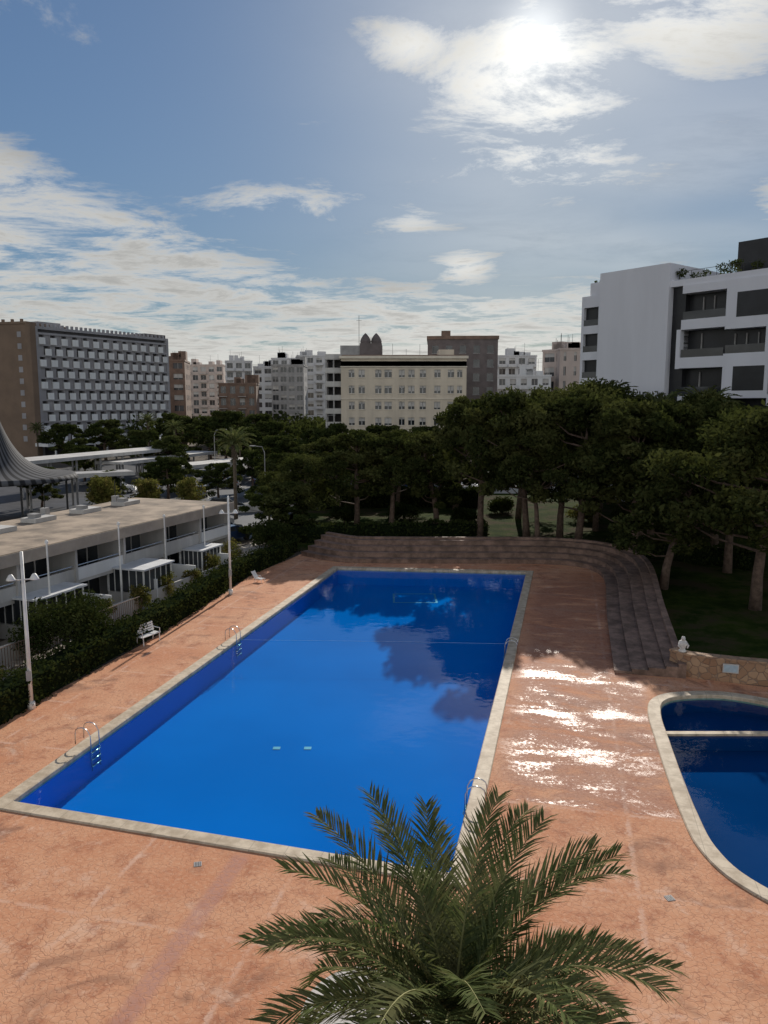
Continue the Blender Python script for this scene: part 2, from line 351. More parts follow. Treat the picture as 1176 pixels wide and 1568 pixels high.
def ring(name,inner,wd,z0,z1,mat):
    mb=MB(); o=offset(inner,wd); n=len(inner)
    r=.03; i2=offset(inner,r); o2=offset(inner,wd-r)
    L=[(inner,z0),(inner,z1-r),(i2,z1),(o2,z1),(o,z1-r),(o,-.02)]
    vs=[(p[0],p[1],zz) for P,zz in L for p in P]; f=[]
    for a in range(5):
        for i in range(n): f.append((a*n+i,a*n+(i+1)%n,(a+1)*n+(i+1)%n,(a+1)*n+i))
    mb.add(vs,f,mat); return mb.obj(name)
ring('pool_coping',pool,.5,-.16,.05,'coping')
ring('paddling_pool_coping',kid,.5,-.16,.06,'coping')
def basin(name,P,dep,mat,zt=-.1):
    mb=MB(); n=len(P); P=offset(P,.01)
    mb.add([(p[0],p[1],zt) for p in P]+[(p[0],p[1],-dep) for p in P],[(i,(i+1)%n,n+(i+1)%n,n+i) for i in range(n)]+[tuple(range(n,2*n))],mat)
    return mb
mb=basin('b',pool,1.2,'tile')
def outl(x0,x1,y0,y1,z,t,k):
    mb.box(x0,x1,y0,y0+t,z,z+.01,k);mb.box(x0,x1,y1-t,y1,z,z+.01,k);mb.box(x0,x0+t,y0+t,y1-t,z,z+.01,k);mb.box(x1-t,x1,y0+t,y1-t,z,z+.01,k)
outl(.6,3.6,50.0,52.5,-1.196,.14,'mark')
for dx in (-4.15,-2.95): mb.box(dx-.14,dx+.14,28.0,28.22,-1.196,-1.18,'grille')
mb.obj('pool_basin')
basin('b',kid,.7,'tiled').obj('paddling_pool_basin')
mb=MB(); mb.poly(offset(pool,.005),-.10,'water'); mb.obj('pool_water')
mb=MB(); mb.poly(offset(kid,.005),-.09,'water'); mb.obj('paddling_pool_water')
mb=MB(); mb.box(10.3,17.6,26.75,27.0,-.085,.0,'coping'); mb.box(10.35,17.5,26.8,26.95,-.69,-.1,'tiled'); mb.obj('paddling_pool_divider')
mb=MB(); mb.tube([(-7.4,38.3,-.06),(0,38.1,-.085),(6.6,37.6,-.06)],.006,'rope',6); mb.obj('lane_rope')
mb=MB(); mb.poly([(13.5,33.6),(20,31.6),(28,29),(60,20),(90,60),(60,104),(-8,104),(-12,68),(-7,62),(-3,61),(14,60.5),(18,57),(18.5,53),(13.5,34)],.006,'grass'); mb.obj('lawn')
mb=MB(); mb.poly([(-17.5,20),(-15.3,27),(-13.9,32.8),(-12.6,38.1),(-10.7,48.5),(-9.8,53.2),(-8,60),(-11.5,66),(-20,36),(-26,20)],.006,'paving'); mb.obj('garden_path')
mb=MB(); mb.poly([(-14,64),(-9,74),(-12,104),(-10,150),(-24,160),(-60,150),(-60,60),(-24,66)],.006,'asphalt')
for i in range(14):
    mb.box(-42+i*2.6,-41.9+i*2.6,108+i*1.0,113+i*1.0,.008,.012,'linepaint')
mb.obj('car_park_asphalt')
mb=MB(); mb.poly([(-9,106),(80,106),(80,116),(-9,116)],.006,'asphalt'); 
mb.poly([(-9,104),(80,104),(80,105.7),(-9,105.7)],.12,'paving'); mb.box(-9,80,105.7,105.9,0,.13,'offwhite')
for i in range(18): mb.box(-6+i*4.6,-3.6+i*4.6,110.9,111.05,.010,.014,'linepaint')
mb.obj('street')
# paving apron and drains in the foreground deck
pp=catmull([(-1.7,12.6),(-1.5,14.3),(-.5,15.0),(.5,14.3),(1.3,12.8),(1.6,11),(0,10.4),(-1.5,11)],5,True)
mb=MB(); mb.poly(pp,.006,'palepaving'); mb.obj('palm_paving_apron')
for (x,y) in ((7.0,17.3),(-4.9,18.7)):
    mb=MB(); mb.box(-.1,.1,-.1,.1,.0,.012,'greyc')
    for i in range(4): mb.box(-.07+i*.042,-.055+i*.042,-.08,.08,.012,.018,'darkmetal')
    mb.obj('drain_cover',(x,y,0),R(13))
inner=catmull([(-6.6,60.2),(-3.4,57.6),(.6,57.1),(5.4,57.0),(11,56.9),(14,56.2),(15.2,54.2),(14.9,50.5),(12.6,42),(10.4,33.2)],6)
def offline(P,dd):
    o=[]
    for i in range(len(P)):
        a=Vector(P[max(i-1,0)]);b=Vector(P[min(i+1,len(P)-1)]); e=(b-a).normalized(); o.append((P[i][0]-e.y*dd,P[i][1]+e.x*dd))
    return o
mb=MB(); T=.72; n=len(inner)
HS=[.35 if p[1]>56 else .12+.23*max(0,(p[1]-33)/23)**1.0 for p in inner]
def lift(P,k,dz=0): return [(p[0],p[1],HS[i]*k+dz) for i,p in enumerate(P)]
for k in range(4):
    a=offline(inner,k*T); b=offline(inner,(k+1)*T if k<3 else (k+1)*T-.2); a2=offline(inner,k*T-.035)
    nz=lift(a,k,0)+lift(a,k+1,-.05)+lift(a2,k+1,-.05)+lift(a2,k+1)+lift(b,k+1)
    mb.add(nz,[(q*n+i,q*n+i+1,(q+1)*n+i+1,(q+1)*n+i) for q in range(4) for i in range(n-1)],'steps')
    for e in (0,n-1): mb.add([(a[e][0],a[e][1],0),(a[e][0],a[e][1],HS[e]*(k+1)),(b[e][0],b[e][1],HS[e]*(k+1)),(b[e][0],b[e][1],0)],[(0,1,2,3)],'steps')
b=offline(inner,4*T-.2); b2=offline(inner,4*T+.12)
vs=lift(b,4)+lift(b,4,.16)+lift(b2,4,.16)+[(p[0],p[1],0) for p in b2]
mb.add(vs,[(q*n+i,q*n+i+1,(q+1)*n+i+1,(q+1)*n+i) for q in range(3) for i in range(n-1)],'steps')
mb.add([vs[n-1],vs[2*n-1],vs[3*n-1],vs[4*n-1],(b[-1][0],b[-1][1],0)],[(0,1,2,3,4)],'steps')
mb.obj('amphitheatre_steps')
wl=catmull([(12.9,33.4),(13.4,32.7),(14.5,32.2),(16.3,31.6),(20,30.8),(24,29.5)],4); wo=offline(wl,.4)
mb=MB(); n=len(wl)
mb.add([(p[0],p[1],0) for p in wl]+[(p[0],p[1],.98) for p in wl]+[(p[0],p[1],.98) for p in wo]+[(p[0],p[1],0) for p in wo],[(q*n+i,q*n+i+1,(q+1)*n+i+1,(q+1)*n+i) for q in range(3) for i in range(n-1)]+[(0,n,2*n,3*n)],'rubble')
c0=offline(wl,-.05);c1=offline(wl,.45)
mb.add([(p[0],p[1],.97) for p in c0]+[(p[0],p[1],1.07) for p in c0]+[(p[0],p[1],1.07) for p in c1]+[(p[0],p[1],.97) for p in c1],[(q*n+i,q*n+i+1,((q+1)%4)*n+i+1,((q+1)%4)*n+i) for q in range(4) for i in range(n-1)]+[(0,n,2*n,3*n)],'rubble')
mb.obj('stone_wall')
mb=MB(); mb.box(-.32,.32,-.03,0,-.2,.2,'offwhite'); mb.box(-.27,.27,-.04,-.03,-.15,.15,'grille'); mb.obj('wall_sign',(15.0,31.93,.66),R(-17))
mb=MB(); mb.lathe([(0,0),(.16,0),(.17,.06),(.10,.10),(.13,.2),(.19,.34),(.17,.46),(.09,.52),(.0,.53)],(0,0,0),'statue')
mb.lathe([(0,.50),(.06,.51),(.09,.57),(.09,.63),(.06,.69),(0,.71)],(0,-.03,0),'statue'); mb.tube([(0,-.08,.6),(0,-.2,.57)],[.04,.015],'statue',6)
mb.tube([(.12,0,.42),(.22,-.08,.28),(.14,-.16,.2)],[.05,.045,.03],'statue',6); mb.tube([(-.12,0,.42),(-.22,-.08,.28),(-.14,-.16,.2)],[.05,.045,.03],'statue',6)
mb.obj('garden_statue',(13.3,33.0,1.07),0,('statue',))

# ------------------------------------------------------------------ vegetation
def crown(mb,C,rr,n,size,k,flat=.65):
    dirs=rng.normal(size=(n,3)); dirs/=np.linalg.norm(dirs,axis=1)[:,None]
    r=rng.random(n)**.4
    P=C+dirs*(r*rr)[:,None]*np.array([1,1,flat])
    mb.quads(leaves(P,size),k)
def pine(seed,h,cr,bf,nc,per,size,lean=.1,k='pine',nm='pine_tree'):
    random.seed(seed); mb=MB()
    la=random.uniform(0,6.28); L=Vector((math.cos(la),math.sin(la),0))*lean*h
    tp=[L*(t**1.5)+Vector((math.sin(t*5+seed)*.15,math.cos(t*4+seed)*.15,h*.85*t)) for t in (0,.2,.4,.6,.8,1)]
    r0=.024*h
    mb.tube(tp,[r0*1.25,r0,r0*.85,r0*.7,r0*.45,r0*.2],'bark',8)
    for i in range(nc):
        zf=random.random()**.8
        prof=math.sqrt(max(.02,1-((zf-.30)/.74)**2))
        a=random.uniform(0,6.28); q=math.sqrt(random.random())*.95
        lump=1+.22*math.sin(2*a+seed)+.15*math.sin(3*a+2*seed)
        z=h*(bf+(1-bf)*zf*.93)
        ctr=tp[-1].lerp(tp[2],1-zf)
        cx=ctr.x+math.cos(a)*cr*prof*q*lump; cy=ctr.y+math.sin(a)*cr*prof*q*lump
        rr=random.uniform(.11,.20)*cr*1.3
        crown(mb,np.array([cx,cy,z]),rr,per,size,k)
        if i%3==0:
            t=min(1,max(.3,(z/h-.12)/.85)); j=t*5; i0=min(4,int(j)); s0=tp[i0].lerp(tp[i0+1],j-i0)
            e=Vector((cx,cy,z)); md=s0.lerp(e,.5)+Vector((0,0,-.03*h)); mb.tube([s0,md,e],[r0*.35,r0*.22,r0*.08],'bark',5,False)
    return mb.mesh(nm,('bark',))
pines=[pine(1,12,4.6,.38,68,210,.38,.06),pine(2,12,5.2,.42,74,210,.38,.18),pine(3,12,4.2,.30,66,210,.38,.12),pine(5,12,5.6,.34,86,210,.36,.14)]
def P(i,x,y,h,rz=0,sx=1.0): place(pines[i],'pine_tree',(x,y,0),rz,(h/12*sx,h/12*sx,h/12))
for a in ((0,-2.7,72,9.6,.3,1.15),(1,.6,71.5,9.4,1.6,1.05),(2,4.9,72,9.4,2.2,1.15),(3,-7.5,71,7.4,1.0,1.1),
          (0,8.6,67,12.8,1.9,.95),(1,12.4,65,13.0,4.0,.9),(2,16.2,63,12.8,3.3,1.0),(3,22.5,84,14.4,.8,.9),
          (3,27,82,13,2.8,.9),(1,21.8,62,12.0,5.2,.95),(0,18.6,56.5,11.4,.4,1.15),(2,27,62,12,2.0,1.0),
          (3,22.0,44,11.9,.6,1.08),(2,18.4,49.0,8.6,4.4,1.25),(0,31,50,12.5,1.2,1.1),(1,29,72,13,1.2,1.1),(3,34,66,12,3.2,1.0),
          (2,36,86,13,3.2,1.0),(1,14,80,13.5,.5,.85),(2,-5,84,8.5,.4,1.3),(3,1.5,86,9,2.4,1.1),(2,8,84,10.5,5,1.2),(3,24.5,54,11.5,3,1.0),(1,12.6,61.8,10.4,2.6,.85),(3,20,72,12,4,.9),
          (3,15.6,67,13.4,1.3,.85),(2,20,59.8,12.4,2.2,1.15)): P(*a)
bro=[pine(11,8,3.4,.20,56,180,.40,.03,'leaf','broadleaf_tree'),pine(12,8,3.8,.14,56,180,.40,.05,'leaf','broadleaf_tree')]
def Bt(i,x,y,h,rz=0,sx=1.0,nm='broadleaf_tree'): place(bro[i],nm,(x,y,0),rz,(h/8*sx,h/8*sx,h/8))
random.seed(3)
for a in ((0,-15,112,7.5),(1,-10,118,8.6),(0,-4,118,8.2),(1,1,122,9),(0,7,122,8.6),(1,-17.5,128,7),(0,-31,150,10.8),(1,-25,148,10.5),
          (0,-45,172,9.5),(1,-38,168,9.8),(0,-50,180,10),(0,-21,140,9),(1,-8,135,9),(0,-40,89,4.8),(1,-33.5,92,4.2),(0,-27,95,5.6),(1,-21,97,4.8),
          (1,-9,68,5.4),(0,-11.5,76,5.0),(0,36,110,11),(1,44,118,12),(0,52,118,12),(0,12,125,9),(1,20,128,9),(0,28,125,10),(1,-60,165,9),(0,-66,158,8),
          (1,-56,140,6),(0,-47,120,5.5),(1,-7,92,6),(0,33,92,7),(0,-13,96,6),(1,-5,98,6),(1,-1,95,6),(1,4,97,6.5),(1,9,96,6),(0,27,92,7),(1,-18,104,6),(0,-24,135,8),(1,-36,128,7),(0,-43,136,7.5),(1,-29,104,5)):
    Bt(*a,rz=random.uniform(0,6),sx=random.uniform(1.0,1.3))
mb=MB()
for i in range(80):
    x=random.uniform(-130,130); y=random.uniform(185,320); hh=random.uniform(6,10)
    for j in range(4): crown(mb,np.array([x+random.uniform(-4,4),y+random.uniform(-3,3),hh*.55+random.uniform(-1,2)]),4.0,80,1.4,'leaf',.8)
mb.obj('distant_trees')
def hedge(name,path,wd,h,dens,size,k='hedge'):
    mb=MB(); Pp=catmull(path,5); n=len(Pp); C=[]
    a=offline(Pp,-wd/2+.1); b=offline(Pp,wd/2-.1)
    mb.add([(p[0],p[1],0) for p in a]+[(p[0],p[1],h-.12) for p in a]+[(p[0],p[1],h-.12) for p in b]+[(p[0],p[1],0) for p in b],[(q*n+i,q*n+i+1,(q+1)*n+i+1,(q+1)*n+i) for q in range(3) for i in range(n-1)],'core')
    for i in range(n-1):
        p0=Vector(Pp[i]);p1=Vector(Pp[i+1]); L=(p1-p0).length; e=(p1-p0)/L; nn=Vector((-e.y,e.x))
        m=int(L*(wd+2*h)*dens)
        for _ in range(m):
            t=random.random(); u=random.uniform(0,wd+2*h); q=p0+(p1-p0)*t
            lump=.14*math.sin(q.x*2.1+q.y*1.3)+.1*math.sin(q.y*3.7)
            if u<h: o=-wd/2-lump*.5; zz=u
            elif u<h+wd: o=u-h-wd/2; zz=h+lump
            else: o=wd/2+lump*.5; zz=u-h-wd
            C.append((q.x+nn.x*o+random.gauss(0,.06),q.y+nn.y*o+random.gauss(0,.06),max(.02,zz+random.gauss(0,.07))))
    mb.quads(leaves(np.array(C),size,.6),k); return mb.obj(name)
hedge('hedge',[(-17,12),(-15.7,22),(-15.0,27.3),(-14.0,32.8),(-12.7,38.1),(-11.6,43),(-10.8,48.5),(-10.0,53.2),(-8.4,58),(-7.6,62)],1.2,1.2,75,.17)
hedge('hedge',[(-10,67),(-4,66),(4,66.5),(9,68)],1.6,1.6,45,.26)
hedge('hedge',[(-12,88),(-4,89),(5,90),(11,89)],2.0,2.2,25,.4)
hedge('hedge',[(18,61),(22,59),(27,55)],1.4,1.3,45,.26)
def bush(name,x,y,r,h,k,n,size):
    mb=MB(); mb.tube([(0,0,0),(.1,0,h*.5)],[.12,.06],'bark',6)
    for i in range(int(14+r*8)):
        a=random.uniform(0,6.28); q=random.random()**.5*r*.75; zz=random.uniform(.25,.85)*h
        f=math.sqrt(max(.1,1-((zz/h-.45)/.6)**2))
        crown(mb,np.array([math.cos(a)*q*f,math.sin(a)*q*f,zz]),r*.38,n,size,k,.8)
    return mb.obj(name,(x,y,0))
bush('round_shrub',-15.3,35.8,2.5,3.0,'hedge',330,.17)
for i,(x,y,r,h) in enumerate(((-15.6,41.2,.8,1.5),(-14.2,43.5,.8,1.6),(-13.6,46.6,.9,1.8),(-12.6,49.2,.7,1.4),(-12.0,52.2,.9,1.9),(-11.3,56,1.0,2.2),(-17.2,31.5,1.0,1.8))):
    bush('garden_bush',x,y,r,h,'leafy',60,.16)
bush('light_green_tree',-31,84,2.2,4.2,'leafy',120,.3)
bush('light_green_tree',-27.5,88,2.0,3.6,'leafy',120,.3)
bush('light_green_tree',-21,82,2.0,4.6,'leafy',120,.3)
bush('round_shrub',-9.3,61,1.8,3.2,'hedge',200,.2)
for x,y,r in ((13,84,1.6),(24,74,2.0),(2,78,1.8),(-4,77,1.6),(8,76,1.5),(26,68,2)): bush('round_shrub',x,y,r,r*1.1,'hedge',110,.26)
bush('light_green_tree',20.5,78,1.8,1.6,'leafy',90,.25)

def palm(seed,h,fl,nf,nl,trunk=.2,lw=.035,k='palm',ls=.15,spread=.35):
    random.seed(seed); mb=MB()
    pts=[(0,0,h*t) for t in (0,.1,.3,.5,.7,.85,.96,1.0)]
    mb.tube(pts,[trunk*1.3,trunk*1.1,trunk,trunk*.95,trunk,trunk*1.2,trunk*1.5,trunk*.7],'palmbark',12)
    for i in range(60):
        a=i*2.399; zz=h*.8+h*.2*i/60; r=trunk*1.15
        mb.tube([(math.cos(a)*r,math.sin(a)*r,zz),(math.cos(a)*(r+.12),math.sin(a)*(r+.12),zz+.16)],[.06,.02],'palmbark',5)
    Q=[]
    for i in range(nf):
        a=i*2.39996+random.uniform(-.2,.2); f=(i+.5)/nf
        e0=R(74-66*f)+random.uniform(-.08,.08); L=fl*random.uniform(.9,1.06)*(.80+.20*math.sin(math.pi*min(1,f+.25)))
        p=Vector((0,0,h-.05)); steps=16; path=[p.copy()]; ds=L/steps
        droop=R(52+34*f)*random.uniform(.85,1.12); tw=random.uniform(-.3,.3)
        for s_ in range(steps):
            e=e0-droop*((s_+1)/steps)**1.7; aa=a+tw*(s_/steps)**2
            p=p+Vector((math.cos(aa)*math.cos(e),math.sin(aa)*math.cos(e),math.sin(e)))*ds; path.append(p.copy())
        mb.tube(path,[.024*(1-.85*t/steps)*fl/3 for t in range(steps+1)],'rachis',4,False)
        for j in range(nl):
            t=.14+.86*(j+.5)/nl; 
            for sg in (-1,1):
                tt=min(.995,max(.1,t+random.gauss(0,.004))); q=tt*steps; i0=min(steps-1,int(q)); c=path[i0].lerp(path[i0+1],q-i0)
                d=(path[i0+1]-path[i0]).normalized(); side=d.cross(Vector((0,0,1)))
                if side.length<.05: side=Vector((-math.sin(a),math.cos(a),0))
                side.normalize(); up=side.cross(d).normalized()
                ll=fl*ls*(math.sin(math.pi*(.10+.82*t))**.55)*random.uniform(.75,1.12)+.03
                fw=.7+.9*t+random.gauss(0,.12); v=(side*sg+d*fw+up*random.uniform(.15,.75)).normalized()
                wv=(d-v*d.dot(v)).normalized()*lw*.5*fl/3
                tw2=up*random.uniform(-.5,.5)*lw*.5*fl/3; wv=wv+tw2
                c1=c+v*ll*.55; v2=(v+Vector((0,0,-spread*random.uniform(.4,1.6)))).normalized(); c2=c1+v2*ll*.45
                Q.append([c-wv*.6,c+wv*.6,c1+wv,c1-wv]); Q.append([c1-wv,c1+wv,c2+wv*.1,c2-wv*.1])
    mb.quads(np.array([[list(v) for v in q] for q in Q]),k)
    return mb.mesh('palm_tree',('palmbark',))
place(palm(21,4.0,3.2,56,74,.2,.026,spread=.25),'palm_tree',(.9,9.0,0),1.3)
pd=palm(22,7.4,2.6,32,24,.17,.10)
for x,y,s in ((-15.6,80,1.05),(28.5,80,1.45),(32.5,78,1.5),(-38,140,1.0),(-52,170,1.1),(-72,160,.9),(40,100,1.7),(25,88,1.6),(-24,128,.8)):
    place(pd,'palm_tree',(x,y,0),x,s)

# ------------------------------------------------------------------ buildings
def frame(P0,P1):
    d=Vector(P1)-Vector(P0); return d.length,math.atan2(d.y,d.x)
def grid(mb,x0,x1,z0,z1,rows,cols,pw,sh,k,y=0.0,dep=.3):
    bw=(x1-x0)/cols; fh=(z1-z0)/rows
    for r in range(rows+1):
        a=max(z0,z0+r*fh-sh*.35); b=min(z1,z0+r*fh+sh*.65)
        mb.box(x0,x1,y,y+dep,a,b,k)
    for c in range(cols+1):
        a=max(x0,x0+c*bw-pw/2); b=min(x1,x0+c*bw+pw/2)
        for r in range(rows):
            zz0=z0+r*fh+sh*.65; zz1=z0+(r+1)*fh-sh*.35
            mb.box(a,b,y+.004,y+dep,zz0,zz1,k)
def building(name,P0,P1,dep,h,rows,cols,wall,pw=1.2,sh=1.4,side=None,roof='greyc',z0=0,bal=0):
    L,a=frame(P0,P1); mb=MB(); side=side or wall
    mb.box(.02,L-.02,.3,dep-.3,0,h-.05,'glass')
    grid(mb,0,L,z0,h,rows,cols,pw,sh,wall)
    sc=max(2,int(dep/3.5))
    for sgn in (0,1):
        X0=-.0 if sgn==0 else L-.3
        fh=(h-z0)/rows
        for r in range(rows+1):
            mb.box(X0+.003,X0+.297,.3,dep,max(0,z0+r*fh-sh*.4),min(h,z0+r*fh+sh*.7),side)
        for c in range(sc):
            bw=(dep-.3)/sc
            for r in range(rows):
                mb.box(X0+.006,X0+.294,.3+c*bw+(.6 if c else 0),.3+(c+1)*bw-.6,z0+r*fh+sh*.7,z0+(r+1)*fh-sh*.4,side)
    mb.box(0,L,dep-.3,dep,0,h,side)
    mb.box(-.15,L+.15,-.15,dep+.15,h,h+.5,wall); mb.box(.3,L-.3,.3,dep-.3,h+.5,h+.52,roof)
    fh=(h-z0)/rows; bw=L/cols
    random.seed(int(L*10))
    if bal:
        for r in range(rows):
            for c in range(cols):
                if (c%bal)==0:
                    zz=z0+r*fh; mb.box(c*bw+.2,(c+1)*bw-.2,-1.1,-.01,zz-.08,zz+.08,'offwhite'); mb.box(c*bw+.2,(c+1)*bw-.2,-1.12,-1.0,zz+.08,zz+1.0,wall)
    for r in range(rows):
        for c in range(cols):
            if random.random()<.35:
                zz=z0+r*fh+sh*.65; top=z0+(r+1)*fh-sh*.35
                mb.box(c*bw+pw/2,(c+1)*bw-pw/2,.2,.24,top-(top-zz)*random.uniform(.3,.95),top,'offwhite')
            mb.box((c+.5)*bw-.04,(c+.5)*bw+.04,.22,.27,z0+r*fh+sh*.65,z0+(r+1)*fh-sh*.35,'offwhite')
    for _ in range(4):
        rx=random.uniform(.1,.8)*L; mb.box(rx,rx+random.uniform(1.5,3.5),dep*.3,dep*.6,h+.5,h+random.uniform(1.6,3.2),wall)
        mb.tube([(rx+.5,dep*.4,h+1),(rx+.5,dep*.4,h+random.uniform(3,5.5))],.05,'darkmetal',4)
    return mb.obj(name,(P0[0],P0[1],0),a)
L,a=frame((-77,173),(-57,207)); mb=MB(); h=29.0
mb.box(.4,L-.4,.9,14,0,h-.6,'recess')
rows,cols=10,13; fh=(h-3.2-1.4)/rows; bw=(L-1.6)/cols
mb.box(0,.8,0,14,0,h,'hotelwall'); mb.box(L-.8,L,0,14,0,h,'hotelwall'); mb.box(0,L,.2,14.2,h-.6,h,'hotelwall')
mb.box(-1.4,-.003,-.3,14.3,0,h+.4,'hotelside')
for r in range(rows+1):
    zz=3.2+r*fh; mb.box(.8,L-.8,.02,.9,zz-.35,zz+.12,'hotelwall')
for r in range(rows):
    zz=3.2+r*fh+.12
    for c in range(cols):
        x0=.8+c*bw
        o=0 if r%2 else bw/2
        mb.box(x0,x0+.16,.05,.88,zz,zz+fh-.47,'hotelwall')
        xx=x0+o; 
        if xx+bw*.5<=L-.8+.01: mb.box(xx+.05,xx+bw*.5+.12,-.28,.0,zz-.15,zz+1.35,'white')
        xw=x0+(bw/2-o)
        mb.box(xw+.16,xw+bw*.5,.3,.86,zz,zz+fh-.47,'hotelwall')
for i in range(30): mb.box(1+i*L/31,1.45+i*L/31,.3,.8,h,h+.7,'hotelwall')
mb.box(L-7,L,1,13,h,h+.9,'brickd'); mb.box(3,9,3,12,h,h+1.4,'hotelwall')
mb.box(-2,L+2,-5,-.6,2.6,3.3,'white'); 
for i in range(12): mb.box(i*3.5,i*3.5+.3,-4.8,-4.5,0,2.6,'white')
for z_ in range(9):
    mb.box(-1.42,-1.4,4,5.2,3.5+z_*2.6,4.9+z_*2.6,'glass'); 
mb.obj('hotel_building',(-77,173,0),a)
mb=MB(); mb.box(-34,0,0,14,0,29.4,'hotelside')
for r in range(10):
    for x_ in (-2.6,): mb.box(x_,x_+1.0,-.06,-.01,3.6+r*2.55,4.8+r*2.55,'hotelwall')
mb.box(-34.2,.1,-.2,14.2,29.4,29.9,'hotelside')
for i in range(14): mb.box(-33+i*2.4,-32.5+i*2.4,.2,.7,29.9,30.5,'hotelside')
mb.obj('hotel_wing',(-78.4,172.4,0),R(-14))
building('apartment_block',(-64.5,222),(-57,223),14,24,8,2,'brown')
building('apartment_block',(-85,330),(-68,330),15,28,8,5,'pink',bal=2)
building('apartment_block',(-61,300),(-51,302),15,28,8,3,'palerender',bal=1)
building('apartment_block',(-51,304),(-43.4,304),15,26,8,2,'palerender')
building('apartment_block',(-43.4,301),(-33.6,301),15,29,8,3,'palerender',bal=1)
building('apartment_block',(-33.4,300),(-20,302),15,30,9,4,'palerender',bal=2)
building('apartment_block',(-37.6,260),(-26.8,260),12,24.5,8,4,'greyc',pw=.8)
building('apartment_block',(-49,230),(-38,231),12,17.6,5,4,'brown',bal=2)
building('apartment_block',(37.8,260),(50.8,260),14,27.5,8,4,'palerender',bal=1)
building('apartment_block',(45,200),(53,200),12,25.6,7,3,'pink',pw=2.0)
building('apartment_block',(42,207),(45,204),12,25.6,7,1,'pink')
building('low_apartment_block',(29,200),(42.5,198),12,18.8,6,5,'white',bal=1)
building('apartment_block',(70,240),(110,240),14,26,8,12,'palerender',bal=2)
building('apartment_block',(-130,260),(-96,262),14,28,9,10,'palerender',bal=2)
L,a=frame((-8.3,150),(15.9,150)); mb=MB(); h=20.6
mb.box(.1,L-.1,.4,16,0,h-.1,'cream')
cw=[(1.5,2.6),(3.4,4.6),(6.6,7.8),(8.4,9.8),(11.2,12.3),(13,14.2),(15.2,16.4),(18,19.2),(20.6,21.8),(22.4,23.4)]
fh=3.05
for r in range(7):
    zb=h-1.7-(r+1)*fh+1.2
    if zb<0: break
    xs=[0]+[v for w_ in cw for v in w_]+[L]
    mb.box(0,L,.1,.4,zb+1.45,zb+fh,'cream')
    for i in range(0,len(xs),2): mb.box(xs[i],xs[i+1],.104,.4,zb,zb+1.45,'cream')
    for (p,q) in cw:
        mb.box(p,q,.37,.39,zb,zb+1.45,'glass'); mb.box(p-.1,q+.1,.0,.1,zb-.14,zb,'creamtrim')
        mb.box(p,q,.3,.34,zb+1.45*random.uniform(.2,.8),zb+1.45,'offwhite'); mb.box((p+q)/2-.04,(p+q)/2+.04,.3,.35,zb,zb+1.45,'white')
    if r in (0,2,4): mb.box(-.1,L+.1,-.05,.1,zb+1.9,zb+2.1,'creamtrim')
mb.box(0,L,.1,.4,h-1.7,h,'cream'); mb.box(-.3,L+.3,-.3,16.2,h,h+.5,'creamtrim'); mb.box(.2,L-.2,.1,16,h+.5,h+.7,'brown')
mb.box(-.2,8,2,12,h+.7,h+2.6,'greyc'); mb.box(3.6,7.9,1.6,6,h+.7,h+3.0,'brickd')
for cx in (4.7,6.8): mb.lathe([(1.0,0),(1.05,.5),(.9,1.0),(.6,1.5),(.25,1.9),(0,2.1)],(cx,3.4,h+3.0),'brickd')
mb.box(19,22,3,8,h+.7,h+1.9,'cream'); mb.tube([(3.4,4,h+2),(3.4,4,h+8.5)],.06,'darkmetal',4); mb.tube([(2.9,4,h+7.5),(3.9,4,h+7.5)],.04,'darkmetal',4)
for i in range(5):
    x_=10+i*2.7; mb.tube([(x_,5,h+.7),(x_,5,h+random.uniform(2,3.4))],.04,'darkmetal',4)
for r in range(8):
    zz=h-r*2.6; mb.box(-3.1,-.05,1,4,zz-.15,zz,'offwhite')
    mb.box(-3.1,-.05,.95,1.03,zz,zz+.9,'offwhite')
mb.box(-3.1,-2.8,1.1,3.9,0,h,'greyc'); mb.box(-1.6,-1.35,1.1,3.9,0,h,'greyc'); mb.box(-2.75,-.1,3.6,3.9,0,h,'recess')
mb.obj('cream_apartment_building',(-8.3,150,0),a)
L,a=frame((9.6,172),(24.9,171)); mb=MB(); h=26.0
mb.box(0,L,0,16,0,h,'brickd'); mb.box(-.2,L+.2,-.2,16.2,h,h+.7,'brown')
for r in range(8):
    for c_ in range(5): mb.box(1+c_*3,2.4+c_*3,-.02,.0,h-3-r*3,h-1.4-r*3,'glass'); mb.box(.9+c_*3,2.5+c_*3,-.12,-.02,h-3.12-r*3,h-3-r*3,'greyc')
mb.box(3,5,2,6,h+.7,h+2.0,'brown'); mb.obj('brick_apartment_building',(9.6,172,0),a)
# modern white building
P0=(25.2,100.4); P1=(39.7,82); L,a=frame(P0,P1); mb=MB(); LL=46
mb.box(0,2.9,.6,16,0,25.4,'whitewall')
for r in range(8):
    zz=25-r*3.25; mb.box(.0,2.9,-.0,.6,zz-1.0,zz,'whitewall')
    mb.box(0,.35,.004,.6,zz-3.25,zz-1.0,'whitewall'); mb.box(2.55,2.9,.004,.6,zz-3.25,zz-1.0,'whitewall'); mb.box(.35,2.55,.5,.58,zz-3.25,zz-1.0,'black')
    mb.box(.35,2.55,.02,.06,zz-3.25,zz-2.5,'glass')
mb.box(0,2.9,0,.6,25,25.4,'whitewall')
mb.box(1.0,2.9,.3,3,25.4,27,'whitewall')
mb.box(2.9,12.4,-.35,15,0,27.9,'whitewall')
mb.box(12.4,LL,1.8,16,0,25.6,'black')
mb.box(12.4,14.0,.6,1.8,0,25.6,'black')
mb.box(12.4,LL,.0,1.8,25.2,25.9,'whitewall')
